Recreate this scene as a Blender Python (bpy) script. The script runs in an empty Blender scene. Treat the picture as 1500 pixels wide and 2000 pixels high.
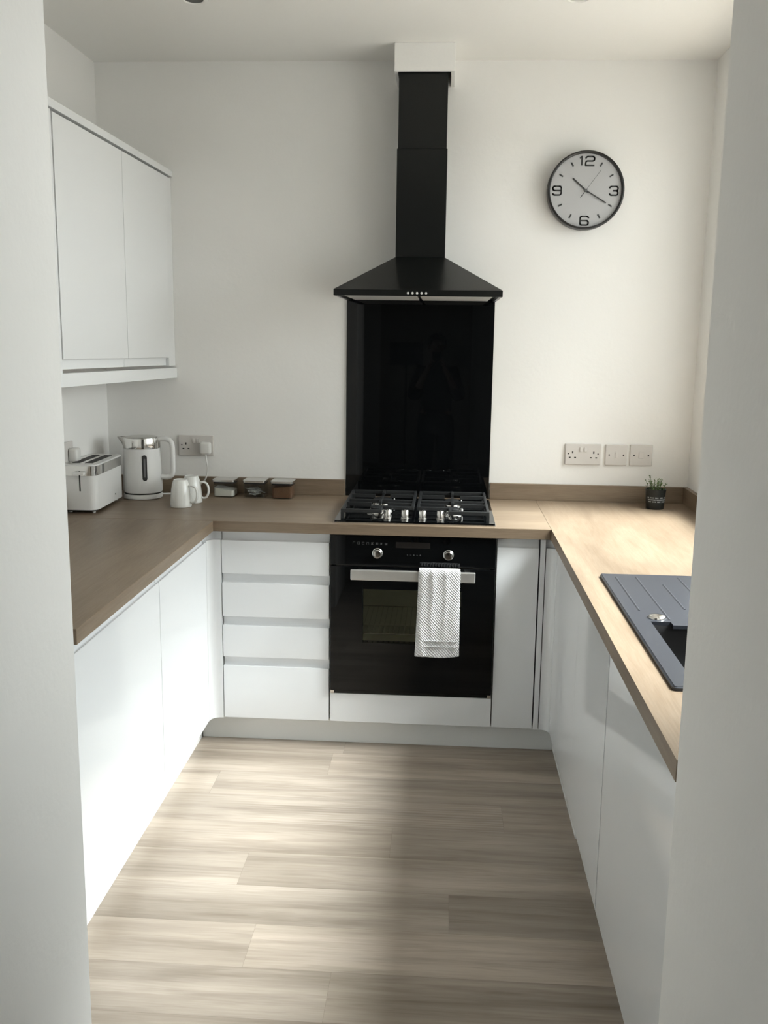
import bpy, bmesh, math, random
from mathutils import Vector, Matrix
from math import sin, cos, pi, radians as R
random.seed(7)
scene = bpy.context.scene
col = scene.collection

# ------------------------------------------------------------------ camera
cd = bpy.data.cameras.new('camera')
cam = bpy.data.objects.new('camera', cd); col.objects.link(cam)
cd.sensor_fit = 'VERTICAL'; cd.sensor_height = 36.0; cd.sensor_width = 27.0
cd.lens = 1868.87 / 2000 * 36.0
cd.clip_start = 0.05; cd.clip_end = 60
yaw, pit, rol = 0.061768, 0.182419, 0.013429
fw = Vector((-sin(yaw)*cos(pit), cos(yaw)*cos(pit), -sin(pit)))
rt = Vector((cos(yaw), sin(yaw), 0)); up = rt.cross(fw)
r_ = rt*cos(rol) + up*sin(rol); u_ = -rt*sin(rol) + up*cos(rol)
mw = Matrix((r_, u_, -fw)).transposed().to_4x4()
mw.translation = Vector((0.40184, -3.36545, 1.57392))
cam.matrix_world = mw
scene.camera = cam

# ------------------------------------------------------------------ light
scene.view_settings.view_transform = 'Standard'
scene.view_settings.look = 'None'
scene.view_settings.gamma = 1.0
scene.view_settings.use_curve_mapping = False
scene.view_settings.exposure = 0.36

W = bpy.data.worlds.new('overcast_sky'); scene.world = W; W.use_nodes = True
nt = W.node_tree; nt.nodes.clear()
wo = nt.nodes.new('ShaderNodeOutputWorld'); bg = nt.nodes.new('ShaderNodeBackground')
tc = nt.nodes.new('ShaderNodeTexCoord'); sp = nt.nodes.new('ShaderNodeSeparateXYZ')
cr = nt.nodes.new('ShaderNodeValToRGB'); mr = nt.nodes.new('ShaderNodeMapRange')
mr.inputs[1].default_value = -1; mr.inputs[2].default_value = 1
nt.links.new(tc.outputs['Generated'], sp.inputs[0]); nt.links.new(sp.outputs[2], mr.inputs[0])
nt.links.new(mr.outputs[0], cr.inputs[0]); nt.links.new(cr.outputs[0], bg.inputs[0])
nt.links.new(bg.outputs[0], wo.inputs[0])
e = cr.color_ramp.elements
# dim garden below, a pale strip at the horizon, trees and roofs above it, thin cloud higher up
e[0].position = 0.0; e[0].color = (.13, .127, .12, 1)
e[1].position = 1.0; e[1].color = (.07, .073, .076, 1)
for p_, c_ in ((.49, (.24, .235, .225)), (.515, (.62, .63, .64)), (.60, (.62, .64, .66)), (.64, (.23, .24, .24)), (.78, (.12, .125, .13))):
    a = e.new(p_); a.color = (*c_, 1)
bg.inputs[1].default_value = 1.0
SKY, HAZE, HAZE_N = 10.0, 134.0, 37.0          # cloud brightness, and the bright patch where the sun sits behind thin cloud
el, az = R(52), R(-6)
sd = nt.nodes.new('ShaderNodeVectorMath'); sd.operation = 'DOT_PRODUCT'
sd.inputs[1].default_value = (cos(el)*cos(az), cos(el)*sin(az), sin(el))
nt.links.new(tc.outputs['Generated'], sd.inputs[0])
mx0 = nt.nodes.new('ShaderNodeMath'); mx0.operation = 'MAXIMUM'; mx0.inputs[1].default_value = 0
pw0 = nt.nodes.new('ShaderNodeMath'); pw0.operation = 'POWER'; pw0.inputs[1].default_value = HAZE_N
nt.links.new(sd.outputs['Value'], mx0.inputs[0]); nt.links.new(mx0.outputs[0], pw0.inputs[0])
v1 = nt.nodes.new('ShaderNodeVectorMath'); v1.operation = 'SCALE'; v1.inputs['Scale'].default_value = SKY; nt.links.new(cr.outputs[0], v1.inputs[0])
v2 = nt.nodes.new('ShaderNodeVectorMath'); v2.operation = 'SCALE'; v2.inputs[0].default_value = (HAZE*.985, HAZE, HAZE*1.01); nt.links.new(pw0.outputs[0], v2.inputs['Scale'])
v3 = nt.nodes.new('ShaderNodeVectorMath'); v3.operation = 'ADD'; nt.links.new(v1.outputs[0], v3.inputs[0]); nt.links.new(v2.outputs[0], v3.inputs[1])
nt.links.new(v3.outputs[0], bg.inputs[0])

def portal(name, loc, rot, sx, sy):
    ld = bpy.data.lights.new(name, 'AREA'); ld.shape = 'RECTANGLE'; ld.size = sx; ld.size_y = sy
    ld.cycles.is_portal = True
    o = bpy.data.objects.new(name, ld); o.location = loc; o.rotation_euler = rot; col.objects.link(o)
WY0, WY1, WZ0, WZ1 = -1.80, 0.36, 1.06, 2.40          # kitchen window over the sink
portal('kitchen_window_daylight', (1.62, (WY0+WY1)/2, (WZ0+WZ1)/2), (0, R(90), 0), WZ1-WZ0, WY1-WY0)
LY0, LY1, LZ0, LZ1 = -5.3, -4.0, 1.1, 2.0               # unseen living room window, added and sized as fill light
portal('added_fill_portal', (-3.12, (LY0+LY1)/2, (LZ0+LZ1)/2), (0, R(-90), 0), LZ1-LZ0, LY1-LY0)

# ------------------------------------------------------------------ materials
def mat(name, c, rough=.5, metal=0, spec=.5, coat=0, bump=None, vary=None):
    m = bpy.data.materials.new(name); m.use_nodes = True; n = m.node_tree
    b = n.nodes['Principled BSDF']
    b.inputs['Base Color'].default_value = (*c, 1); b.inputs['Roughness'].default_value = rough
    b.inputs['Metallic'].default_value = metal; b.inputs['Specular IOR Level'].default_value = spec
    b.inputs['Coat Weight'].default_value = coat; b.inputs['Coat Roughness'].default_value = .05
    t = n.nodes.new('ShaderNodeTexCoord')
    if vary:
        sc, amt = vary
        no = n.nodes.new('ShaderNodeTexNoise'); no.inputs['Scale'].default_value = sc; no.inputs['Detail'].default_value = 4
        n.links.new(t.outputs['Object'], no.inputs[0])
        mx = n.nodes.new('ShaderNodeMix'); mx.data_type = 'RGBA'
        mx.inputs[6].default_value = (*[x*(1-amt) for x in c], 1); mx.inputs[7].default_value = (*[min(1, x*(1+amt)) for x in c], 1)
        n.links.new(no.outputs[0], mx.inputs[0]); n.links.new(mx.outputs[2], b.inputs['Base Color'])
    if bump:
        sc, st, di = bump
        no = n.nodes.new('ShaderNodeTexNoise'); no.inputs['Scale'].default_value = sc; no.inputs['Detail'].default_value = 3
        n.links.new(t.outputs['Object'], no.inputs[0])
        bp = n.nodes.new('ShaderNodeBump'); bp.inputs['Strength'].default_value = st; bp.inputs['Distance'].default_value = di
        n.links.new(no.outputs[0], bp.inputs['Height']); n.links.new(bp.outputs[0], b.inputs['Normal'])
    return m

m_wall = mat('white_wall_paint', (.895, .882, .857), .85, spec=.2, bump=(60, .25, .002), vary=(1.3, .012))
m_ceil = mat('ceiling_paint', (.90, .885, .85), .9, spec=.15, bump=(40, .2, .002), vary=(1.0, .012))
m_gloss = mat('gloss_white_door', (.82, .835, .85), .07, spec=.5, vary=(.8, .006))
m_carcass = mat('white_carcass_board', (.72, .72, .70), .35, vary=(2, .01))
m_plinth = mat('white_plinth_board', (.80, .81, .80), .3, vary=(3, .015))
m_upper = mat('satin_white_door', (.82, .83, .83), .22, vary=(1, .006))
m_blackglass = mat('black_glass', (.0035, .004, .0045), .02, spec=.28, vary=(3, .05))
m_blackmetal = mat('black_painted_metal', (.006, .0068, .0066), .28, spec=.32, vary=(5, .08))
m_iron = mat('matt_cast_iron', (.016, .017, .018), .45, bump=(300, .3, .0005))
m_steel = mat('brushed_steel', (.62, .61, .59), .25, metal=1, vary=(40, .05))
m_handle = mat('satin_aluminium', (.60, .59, .57), .38, metal=.85, vary=(60, .04))
m_chrome = mat('polished_steel', (.72, .71, .69), .10, metal=1, vary=(9, .03))
m_filter = mat('filter_mesh_metal', (.62, .62, .60), .5, metal=.15, bump=(900, .6, .001))
m_plastic = mat('white_plastic', (.78, .775, .76), .28, vary=(4, .01))
m_socket = mat('white_socket_plastic', (.66, .63, .60), .3, vary=(6, .01))
m_darkhole = mat('dark_recess', (.02, .018, .017), .7, vary=(5, .1))
m_ceramic = mat('white_glazed_ceramic', (.80, .80, .77), .12, coat=.4, vary=(7, .01))
m_sink = mat('dark_grey_composite', (.026, .029, .037), .36, spec=.42, bump=(700, .15, .0004), vary=(400, .12))
m_bowl = mat('black_composite_bowl', (.012, .012, .013), .5, vary=(300, .15))
m_towel = mat('white_terry_cotton', (.66, .655, .66), .95, spec=.1)
m_cordw = mat('white_cable', (.74, .73, .70), .4, vary=(8, .02))
m_pot = mat('black_plant_pot', (.010, .012, .011), .45, vary=(20, .1))
m_dot = mat('white_pot_print', (.45, .46, .45), .6, vary=(50, .1))
m_leaf = mat('green_leaves', (.10, .15, .045), .5, vary=(45, .45))
m_soil = mat('potting_soil', (.03, .022, .015), .9, bump=(200, .8, .002))
m_clockface = mat('light_grey_dial', (.43, .43, .435), .45, vary=(3, .01))
m_clockink = mat('dark_grey_dial_print', (.035, .035, .035), .5, vary=(9, .05))
m_clockrim = mat('black_clock_rim', (.010, .009, .009), .4, vary=(9, .08))
m_sugar = mat('white_sugar', (.82, .80, .75), .9, bump=(900, .6, .001))
m_coffee = mat('brown_coffee_granules', (.16, .075, .035), .8, bump=(500, .8, .002), vary=(300, .4))
m_sachet = mat('grey_tea_sachets', (.40, .41, .40), .45, vary=(60, .5))
m_ink = mat('pale_panel_print', (.12, .125, .125), .5, vary=(9, .05))
m_lampblack = mat('dark_lamp_interior', (.03, .028, .02), .4, vary=(9, .1))
m_dark_display = mat('dark_display_glass', (.018, .016, .015), .15, vary=(6, .1))
m_cavity = mat('grey_oven_enamel', (.82, .82, .74), .5, vary=(6, .06))
m_darkcloth = mat('black_cotton_clothing', (.012, .012, .013), .95, spec=.1, vary=(20, .2))
m_skin = mat('skin', (.42, .26, .19), .5, vary=(12, .06))
m_hair = mat('dark_brown_hair', (.02, .014, .010), .6, vary=(60, .3))
m_backdrop = mat('taupe_reflection_backdrop', (.46, .41, .36), .9, vary=(2, .06))  # tone chosen for the middle of the splashback reflection
m_shade = mat('black_lampshade_fabric', (.012, .012, .012), .9, vary=(30, .1))
m_grill = mat('gunmetal_slot', (.05, .05, .05), .4, metal=.6, vary=(9, .1))

def glass_mat(name, tint, fres=1.0, rough=.03):
    m = bpy.data.materials.new(name); m.use_nodes = True; n = m.node_tree; n.nodes.clear()
    o = n.nodes.new('ShaderNodeOutputMaterial'); mx = n.nodes.new('ShaderNodeMixShader')
    tr = n.nodes.new('ShaderNodeBsdfTransparent'); gl = n.nodes.new('ShaderNodeBsdfGlossy'); fr = n.nodes.new('ShaderNodeFresnel')
    tr.inputs[0].default_value = (*tint, 1); gl.inputs['Roughness'].default_value = rough; fr.inputs[0].default_value = 1.48
    gl.inputs[0].default_value = (fres, fres, fres, 1)
    ge = n.nodes.new('ShaderNodeNewGeometry'); iv = n.nodes.new('ShaderNodeMath'); iv.operation = 'SUBTRACT'; iv.inputs[0].default_value = 1
    ml = n.nodes.new('ShaderNodeMath'); ml.operation = 'MULTIPLY'
    n.links.new(ge.outputs['Backfacing'], iv.inputs[1]); n.links.new(iv.outputs[0], ml.inputs[0]); n.links.new(fr.outputs[0], ml.inputs[1])
    n.links.new(ml.outputs[0], mx.inputs[0]); n.links.new(tr.outputs[0], mx.inputs[1]); n.links.new(gl.outputs[0], mx.inputs[2])
    n.links.new(mx.outputs[0], o.inputs[0]); return m
m_pane = glass_mat('window_glass', (.93, .95, .94))
m_jar = glass_mat('clear_jar_glass', (.92, .925, .915), .9)
m_ovenpane = glass_mat('tinted_oven_glass', (.90, .90, .85), .35)

def wood_mat(name, base, dark, light, axis, rough, plank=False, contrast=1.0):
    """oak laminate: grain runs along `axis` (0=x, 1=y)"""
    m = bpy.data.materials.new(name); m.use_nodes = True; n = m.node_tree; L = n.links
    b = n.nodes['Principled BSDF']; b.inputs['Roughness'].default_value = rough
    t = n.nodes.new('ShaderNodeTexCoord')
    src = t.outputs['Object']
    if plank:
        at = n.nodes.new('ShaderNodeAttribute'); at.attribute_name = 'plank'
        cmb = n.nodes.new('ShaderNodeCombineXYZ')
        ml = n.nodes.new('ShaderNodeMath'); ml.operation = 'MULTIPLY'; ml.inputs[1].default_value = 37.0
        L.new(at.outputs['Fac'], ml.inputs[0]); L.new(ml.outputs[0], cmb.inputs[0]); L.new(ml.outputs[0], cmb.inputs[2])
        va = n.nodes.new('ShaderNodeVectorMath'); va.operation = 'ADD'
        L.new(src, va.inputs[0]); L.new(cmb.outputs[0], va.inputs[1]); src = va.outputs[0]
    def noise(sx, sy, detail, dist, ro=.6):
        mp = n.nodes.new('ShaderNodeMapping')
        s = (sx, sy, sy) if axis == 0 else (sy, sx, sy)
        mp.inputs['Scale'].default_value = s
        no = n.nodes.new('ShaderNodeTexNoise'); no.inputs['Scale'].default_value = 1
        no.inputs['Detail'].default_value = detail; no.inputs['Distortion'].default_value = dist
        no.inputs['Roughness'].default_value = ro
        L.new(src, mp.inputs[0]); L.new(mp.outputs[0], no.inputs[0]); return no.outputs[0]
    def ramp(x, p0, p1, c0, c1):
        r = n.nodes.new('ShaderNodeValToRGB'); r.color_ramp.elements[0].position = p0; r.color_ramp.elements[1].position = p1
        r.color_ramp.elements[0].color = (*c0, 1); r.color_ramp.elements[1].color = (*c1, 1); L.new(x, r.inputs[0]); return r.outputs[0]
    def mix(f, a, b_, mode='MIX'):
        x = n.nodes.new('ShaderNodeMix'); x.data_type = 'RGBA'; x.blend_type = mode
        if isinstance(f, float): x.inputs[0].default_value = f
        else: L.new(f, x.inputs[0])
        L.new(a, x.inputs[6]); L.new(b_, x.inputs[7]); return x.outputs[2]
    if plank:
        broad = noise(.9, 5.5, 2, .15)
        c = ramp(broad, .34, .68, dark, light)
        streak = noise(1.5, 17, 4, .35)
        s = ramp(streak, .32, .52, (.62, .60, .58), (1, 1, 1)); c = mix(.62, c, s, 'MULTIPLY')
        mid = noise(3.2, 48, 3, .5); q_ = ramp(mid, .36, .5, (.80, .78, .76), (1, 1, 1)); c = mix(.6, c, q_, 'MULTIPLY')
        fine = noise(7, 170, 3, .3); f = ramp(fine, .35, .65, (.90, .89, .88), (1.04, 1.04, 1.04)); c = mix(.8, c, f, 'MULTIPLY')
        # cathedral grain patches
        mp = n.nodes.new('ShaderNodeMapping'); mp.inputs['Scale'].default_value = (1.6, 13, 13)
        wv = n.nodes.new('ShaderNodeTexWave'); wv.wave_type = 'RINGS'; wv.inputs['Scale'].default_value = 1.7
        wv.inputs['Distortion'].default_value = 3.2; wv.inputs['Detail'].default_value = 3; wv.inputs['Detail Scale'].default_value = 1.4
        L.new(src, mp.inputs[0]); L.new(mp.outputs[0], wv.inputs[0])
        w = ramp(wv.outputs['Fac'], .1, .8, (.74, .72, .70), (1.05, 1.05, 1.05))
        msk = ramp(noise(.8, 5, 2, 0), .52, .62, (0, 0, 0), (.55, .55, .55))
        one = mix(.0, w, w)
        x = n.nodes.new('ShaderNodeMix'); x.data_type = 'RGBA'; x.inputs[6].default_value = (1, 1, 1, 1)
        L.new(msk, x.inputs[0]); L.new(w, x.inputs[7]); c = mix(1.0, c, x.outputs[2], 'MULTIPLY')
        tone = n.nodes.new('ShaderNodeTexWhiteNoise'); tone.noise_dimensions = '1D'; L.new(ml.outputs[0], tone.inputs['W'])
        tr = ramp(tone.outputs[0], 0, 1, (.88, .88, .88), (1.10, 1.09, 1.08)); c = mix(1.0, c, tr, 'MULTIPLY')
    else:
        broad = noise(1.2, 7, 3, .6)
        c = ramp(broad, .3, .7, dark, light)
        streak = noise(3.0, 45, 5, 1.2); s = ramp(streak, .34, .55, (.86, .82, .78), (1, 1, 1)); c = mix(.8*contrast, c, s, 'MULTIPLY')
        fine = noise(14, 260, 2, .2); f = ramp(fine, .4, .62, (.90, .88, .86), (1.02, 1.02, 1.02)); c = mix(.8*contrast, c, f, 'MULTIPLY')
    L.new(c, b.inputs['Base Color'])
    bp = n.nodes.new('ShaderNodeBump'); bp.inputs['Strength'].default_value = .12; bp.inputs['Distance'].default_value = .001
    L.new(fine, bp.inputs['Height']); L.new(bp.outputs[0], b.inputs['Normal'])
    return m
oak_d, oak_l = (.185, .136, .092), (.275, .210, .148)
m_oak_x = wood_mat('oak_laminate_grain_across', None, oak_d, oak_l, 0, .38)
m_oak_y = wood_mat('oak_laminate_grain_along', None, oak_d, oak_l, 1, .38)
m_floor = wood_mat('greige_oak_planks', None, (.32, .27, .22), (.51, .44, .37), 0, .36, plank=True)

# ------------------------------------------------------------------ mesh helpers
def BM(): return bmesh.new()
def box(bm, x0, x1, y0, y1, z0, z1, bev=0, seg=2, mi=0):
    x0, x1 = sorted((x0, x1)); y0, y1 = sorted((y0, y1)); z0, z1 = sorted((z0, z1))
    v = [bm.verts.new((x, y, z)) for z in (z0, z1) for y in (y0, y1) for x in (x0, x1)]
    fs = [bm.faces.new([v[i] for i in q]) for q in ((0,2,3,1),(4,5,7,6),(0,1,5,4),(2,6,7,3),(0,4,6,2),(1,3,7,5))]
    for f in fs: f.material_index = mi
    if bev > 0:
        es = list({e for f in fs for e in f.edges})
        bmesh.ops.bevel(bm, geom=es, offset=bev, segments=seg, profile=.5, affect='EDGES', clamp_overlap=True)
    return bm
def ngon(bm, pts2, fn, t0, t1, mi=0):
    """extrude a closed 2-D outline; fn(u, v, t) -> 3-D point"""
    a = [bm.verts.new(fn(u, v, t0)) for u, v in pts2]; b = [bm.verts.new(fn(u, v, t1)) for u, v in pts2]
    n = len(a); fs = []
    fs.append(bm.faces.new(a[::-1])); fs.append(bm.faces.new(b))
    for i in range(n): fs.append(bm.faces.new((a[i], a[(i+1) % n], b[(i+1) % n], b[i])))
    for f in fs: f.material_index = mi
    return bm
def lathe(bm, prof, c=(0,0,0), seg=40, axis='z', mi=0, cap=True, sx=1, sy=1):
    rings = []
    for (r, h) in prof:
        ring = []
        for i in range(seg):
            a = 2*pi*i/seg; x, y = r*cos(a)*sx, r*sin(a)*sy
            p = (x, y, h) if axis == 'z' else ((x, h, y) if axis == 'y' else (h, x, y))
            ring.append(bm.verts.new((p[0]+c[0], p[1]+c[1], p[2]+c[2])))
        rings.append(ring)
    for k in range(len(rings)-1):
        for i in range(seg):
            f = bm.faces.new((rings[k][i], rings[k][(i+1) % seg], rings[k+1][(i+1) % seg], rings[k+1][i])); f.material_index = mi
    if cap:
        for rg, fl in ((rings[0], True), (rings[-1], False)):
            f = bm.faces.new(rg[::-1] if fl else rg); f.material_index = mi
    return bm
def tube(bm, pts, r, seg=10, closed=False, ry=None, mi=0, upv=None):
    pts = [Vector(p) for p in pts]; n = len(pts); rings = []
    prevu = None
    for i, p in enumerate(pts):
        if closed: d = pts[(i+1) % n]-pts[i-1]
        else: d = pts[min(i+1, n-1)]-pts[max(i-1, 0)]
        d.normalize()
        ref = Vector(upv) if upv else (prevu if prevu else (Vector((0,0,1)) if abs(d.z) < .9 else Vector((0,1,0))))
        s = d.cross(ref).normalized(); u = s.cross(d).normalized(); prevu = u
        rr = r[i] if isinstance(r, (list, tuple)) else r
        rings.append([bm.verts.new(p + s*cos(2*pi*k/seg)*rr + u*sin(2*pi*k/seg)*(ry or rr)) for k in range(seg)])
    m = n if closed else n-1
    for i in range(m):
        a, b = rings[i], rings[(i+1) % n]
        for k in range(seg):
            f = bm.faces.new((a[k], a[(k+1) % seg], b[(k+1) % seg], b[k])); f.material_index = mi
    if not closed: bm.faces.new(rings[0][::-1]); bm.faces.new(rings[-1])
    return bm
def catmull(P, k=8, closed=False):
    P = [Vector(p) for p in P]; out = []; n = len(P)
    rng = range(n) if closed else range(n-1)
    for i in rng:
        p0 = P[i-1] if (closed or i > 0) else P[0]; p1 = P[i]; p2 = P[(i+1) % n]; p3 = P[(i+2) % n] if (closed or i+2 < n) else P[-1]
        for j in range(k):
            t = j/k; out.append(.5*((2*p1)+(-p0+p2)*t+(2*p0-5*p1+4*p2-p3)*t*t+(-p0+3*p1-3*p2+p3)*t**3))
    if not closed: out.append(P[-1])
    return out
def rrect(x0, x1, y0, y1, r, k=5):
    out = []
    for cx, cy, a0 in ((x1-r, y1-r, 0), (x0+r, y1-r, 90), (x0+r, y0+r, 180), (x1-r, y0+r, 270)):
        for j in range(k+1):
            a = R(a0+90*j/k); out.append((cx+r*cos(a), cy+r*sin(a)))
    return out
def Z(u, v, t): return (u, v, t)
def obj(name, bm, m, parent=None, smooth=None):
    bmesh.ops.recalc_face_normals(bm, faces=bm.faces)
    off = Vector((0,0,0))
    if parent is not None:
        q = parent
        while q is not None: off += Vector(q.location); q = q.parent
        if parent.get('_local'): off = Vector((0,0,0))
        for v in bm.verts: v.co -= off
    me = bpy.data.meshes.new(name); bm.to_mesh(me); bm.free()
    for x in (m if isinstance(m, (list, tuple)) else [m]): me.materials.append(x)
    o = bpy.data.objects.new(name, me); col.objects.link(o)
    if parent is not None: o.parent = parent
    if smooth is not None:
        me.shade_smooth()
        try: me.set_sharp_from_angle(angle=R(smooth))
        except Exception: pass
    return o
def struct(name, bm, m, parent=None, smooth=None):
    o = obj(name, bm, m, parent, smooth)
    if parent is None: o['kind'] = 'structure'
    return o
def thing(name, label, cat, loc=(0,0,0), rz=0, group=None):
    o = bpy.data.objects.new(name, None); col.objects.link(o); o.location = loc; o.rotation_euler = (0, 0, rz)
    o.empty_display_size = .05
    return tag(o, label, cat, group)
def tag(o, label, cat, group=None):
    o['label'] = label; o['category'] = cat
    if group: o['group'] = group
    return o
def dup(root, loc, rz=None, label=None):
    r = root.copy(); col.objects.link(r); r.location = loc
    if rz is not None: r.rotation_euler = (0, 0, rz)
    if label: r['label'] = label
    for ch in list(root.children):
        c = ch.copy(); col.objects.link(c); c.parent = r
        for g in ch.children:
            d = g.copy(); col.objects.link(d); d.parent = c
    return r
def local(o): o['_local'] = 1; return o

# ------------------------------------------------------------------ dimensions
FZ = .047                      # floor height
XL, XR, YB, CZ = -1.0205, 1.409, .607, 2.625
DL, DR = -.446, .812           # door planes of the side runs (back run: y = 0)
WL, WR, WF = -.422, .788, -.023
ZT, ZB = .908, .870            # worktop top and underside
JY, JRY, PE = -1.905, -1.905, -2.42   # wall stubs and end of the short passage

# ------------------------------------------------------------------ structure
# floor planks, each its own quad with a random attribute
bm = BM(); lay = bm.faces.layers.float.new('plank')
pw, pl = .176, 1.22
seams = {0: .02, 1: -.36, 2: .62, 3: -.95, 4: -.15, 5: .446, 6: -.06, 7: .16, 8: -.52, 9: .40}
y = -.055 + pw*4; row = -4
rnd = random.Random(5)
while y > -7.0:
    s0 = seams.get(row, rnd.uniform(-.9, .3)); x = s0 - pl*4
    while x < 3.6:
        a, b = max(x+.0002, -3.2), min(x+pl-.0002, 3.4)
        if b > a:
            f = bm.faces.new([bm.verts.new(p) for p in ((a, y-pw+.0002, FZ), (b, y-pw+.0002, FZ), (b, y-.0002, FZ), (a, y-.0002, FZ))])
            f[lay] = rnd.random()
        x += pl
    y -= pw; row += 1
fl = struct('floor', bm, m_floor)
# bevel-free slab under the planks belongs to the floor
bm = BM(); box(bm, -3.2, 3.4, -7.0, .65, -.1, FZ-.001)
m_slab = mat('floor_joint', (.16, .13, .10), .9, vary=(5, .1))
s = struct('floor_slab', bm, m_slab, fl)

bm = BM(); box(bm, -3.3, 1.61, PE, .75, CZ, CZ+.12); box(bm, -3.3, 3.5, -7.1, PE, CZ, CZ+.12); struct('ceiling', bm, m_ceil)
bm = BM(); box(bm, -1.2, 1.61, YB, YB+.15, -.1, CZ); struct('wall_back', bm, m_wall)
bm = BM(); box(bm, XL-.15, XL, JY, YB, -.1, CZ); struct('wall_left', bm, m_wall)
# right wall with the window opening above the sink
bm = BM(); T = .20
box(bm, XR, XR+T, JRY, WY0, -.1, CZ); box(bm, XR, XR+T, WY1, YB, -.1, CZ)
box(bm, XR, XR+T, WY0, WY1, -.1, WZ0); box(bm, XR, XR+T, WY0, WY1, WZ1, CZ)
struct('wall_right', bm, m_wall)
# solid wall stubs either side of the opening the picture is taken through
bm = BM(); box(bm, -3.2, -.191, PE, JY, -.1, CZ, .004); struct('wall_passage_left', bm, m_wall)
bm = BM(); box(bm, .7865, 3.4, PE, JRY, -.1, CZ, .004); struct('wall_passage_right', bm, m_wall)
# living room behind the camera
bm = BM()
box(bm, -3.2, -3.08, -7.0, LY0, -.1, CZ); box(bm, -3.2, -3.08, LY1, PE, -.1, CZ)
box(bm, -3.2, -3.08, LY0, LY1, -.1, LZ0); box(bm, -3.2, -3.08, LY0, LY1, LZ1, CZ)
struct('wall_living_left', bm, m_wall)
bm = BM(); box(bm, 3.3, 3.42, -7.0, PE, -.1, CZ); struct('wall_living_right', bm, m_wall)
bm = BM(); box(bm, -3.2, 3.4, -7.1, -7.0, -.1, CZ); struct('wall_living_back', bm, m_wall)
bm = BM(); box(bm, -.38, .70, -7.0, -6.96, FZ, CZ-.01); struct('reflection_backdrop', bm, m_backdrop)  # unseen panel, added to set the tone mirrored behind the person

def window(name, y0, y1, z0, z1, x, mull):
    root = bpy.data.objects.new(name, None); col.objects.link(root); root.location = (x, (y0+y1)/2, z0); root['kind'] = 'structure'
    bm = BM(); t = .05
    box(bm, x-.03, x+.03, y0, y1, z0, z0+t, .003); box(bm, x-.03, x+.03, y0, y1, z1-t, z1, .003)
    box(bm, x-.03, x+.03, y0, y0+t, z0+t, z1-t, .003); box(bm, x-.03, x+.03, y1-t, y1, z0+t, z1-t, .003)
    for k in range(1, mull):
        yy = y0+(y1-y0)*k/mull; box(bm, x-.03, x+.03, yy-.03, yy+.03, z0+t, z1-t, .003)
    obj('window_frame', bm, m_plastic, root)
    bm = BM(); box(bm, x-.004, x+.004, y0+t, y1-t, z0+t, z1-t); obj('window_pane', bm, m_pane, root)
window('window_1', WY0, WY1, WZ0, WZ1, XR+T-.06, 2)
window('added_fill_window', LY0, LY1, LZ0, LZ1, -3.14, 3)  # added window, lets fill daylight in behind the camera
# plaster boxing round the top of the duct
bm = BM()
box(bm, .187, .409, .368, .386, 2.528, CZ, .002); box(bm, .187, .199, .386, YB, 2.528, CZ, .001); box(bm, .395, .409, .386, YB, 2.528, CZ, .001)
struct('trim_1', bm, m_wall)

# ------------------------------------------------------------------ door fronts with a scooped top grip
def jprof(z0, z1, lip=.034, t=.022):
    zl = z1-lip; s = .017
    return [(0.0006, z0), (0, z0+.0006), (0, zl-.003), (.001, zl-.0008), (.003, zl), (.0055, zl-.0012), (.008, zl-.0035), (.0115, zl-.003),
            (.0145, zl+.0005), (.016, zl+.006), (s, zl+.014), (s, z1), (t, z1), (t, z0)]
def jfront(bm, face, a0, a1, z0, z1, lip=.034, flip=False):
    pr = jprof(z0, z1, lip)
    if flip: pr = [(d, z0+z1-z) for d, z in pr]
    fn = {'back': lambda d, z, t: (t, d, z), 'left': lambda d, z, t: (DL-d, t, z), 'right': lambda d, z, t: (DR+d, t, z),
          'upper': lambda d, z, t: (-.72-d, t, z)}[face]
    ngon(bm, pr, fn, a0, a1); return bm

# --- back run: drawer unit
t = thing('drawer_unit', 'gloss white base unit with four handleless drawers left of the oven', 'drawer unit', (-.2, .3, FZ))
bm = BM(); box(bm, -.400, -.002, .024, .58, .148, .868); obj('carcass', bm, m_carcass, t)
for z0, z1 in ((.709, .868), (.546, .706), (.390, .543), (.151, .387)):
    bm = BM(); jfront(bm, 'back', -.3985, -.0035, z0, z1, .031 if z1 < .8 else .034); obj('drawer_front', bm, m_gloss, t, 35)
# --- oven housing
t = thing('oven_housing', 'white oven housing unit with a plain panel below the black oven', 'cabinet', (.3, .3, FZ))
bm = BM(); box(bm, -.001, .0005, .024, .58, .148, .868); box(bm, .5995, .601, .024, .58, .148, .868)
box(bm, .0006, .5994, .024, .58, .148, .166); obj('carcass', bm, m_carcass, t)
bm = BM(); box(bm, .0015, .5985, 0, .022, .151, .262, .001); obj('filler_panel', bm, m_gloss, t)
# --- narrow pull-out
t = thing('narrow_base_cabinet', 'narrow gloss white base cabinet right of the black oven', 'cabinet', (.675, .3, FZ))
bm = BM(); box(bm, .602, .752, .024, .58, .148, .868); obj('carcass', bm, m_carcass, t)
bm = BM(); jfront(bm, 'back', .6025, .7505, .151, .868); obj('door', bm, m_gloss, t, 35)
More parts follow.
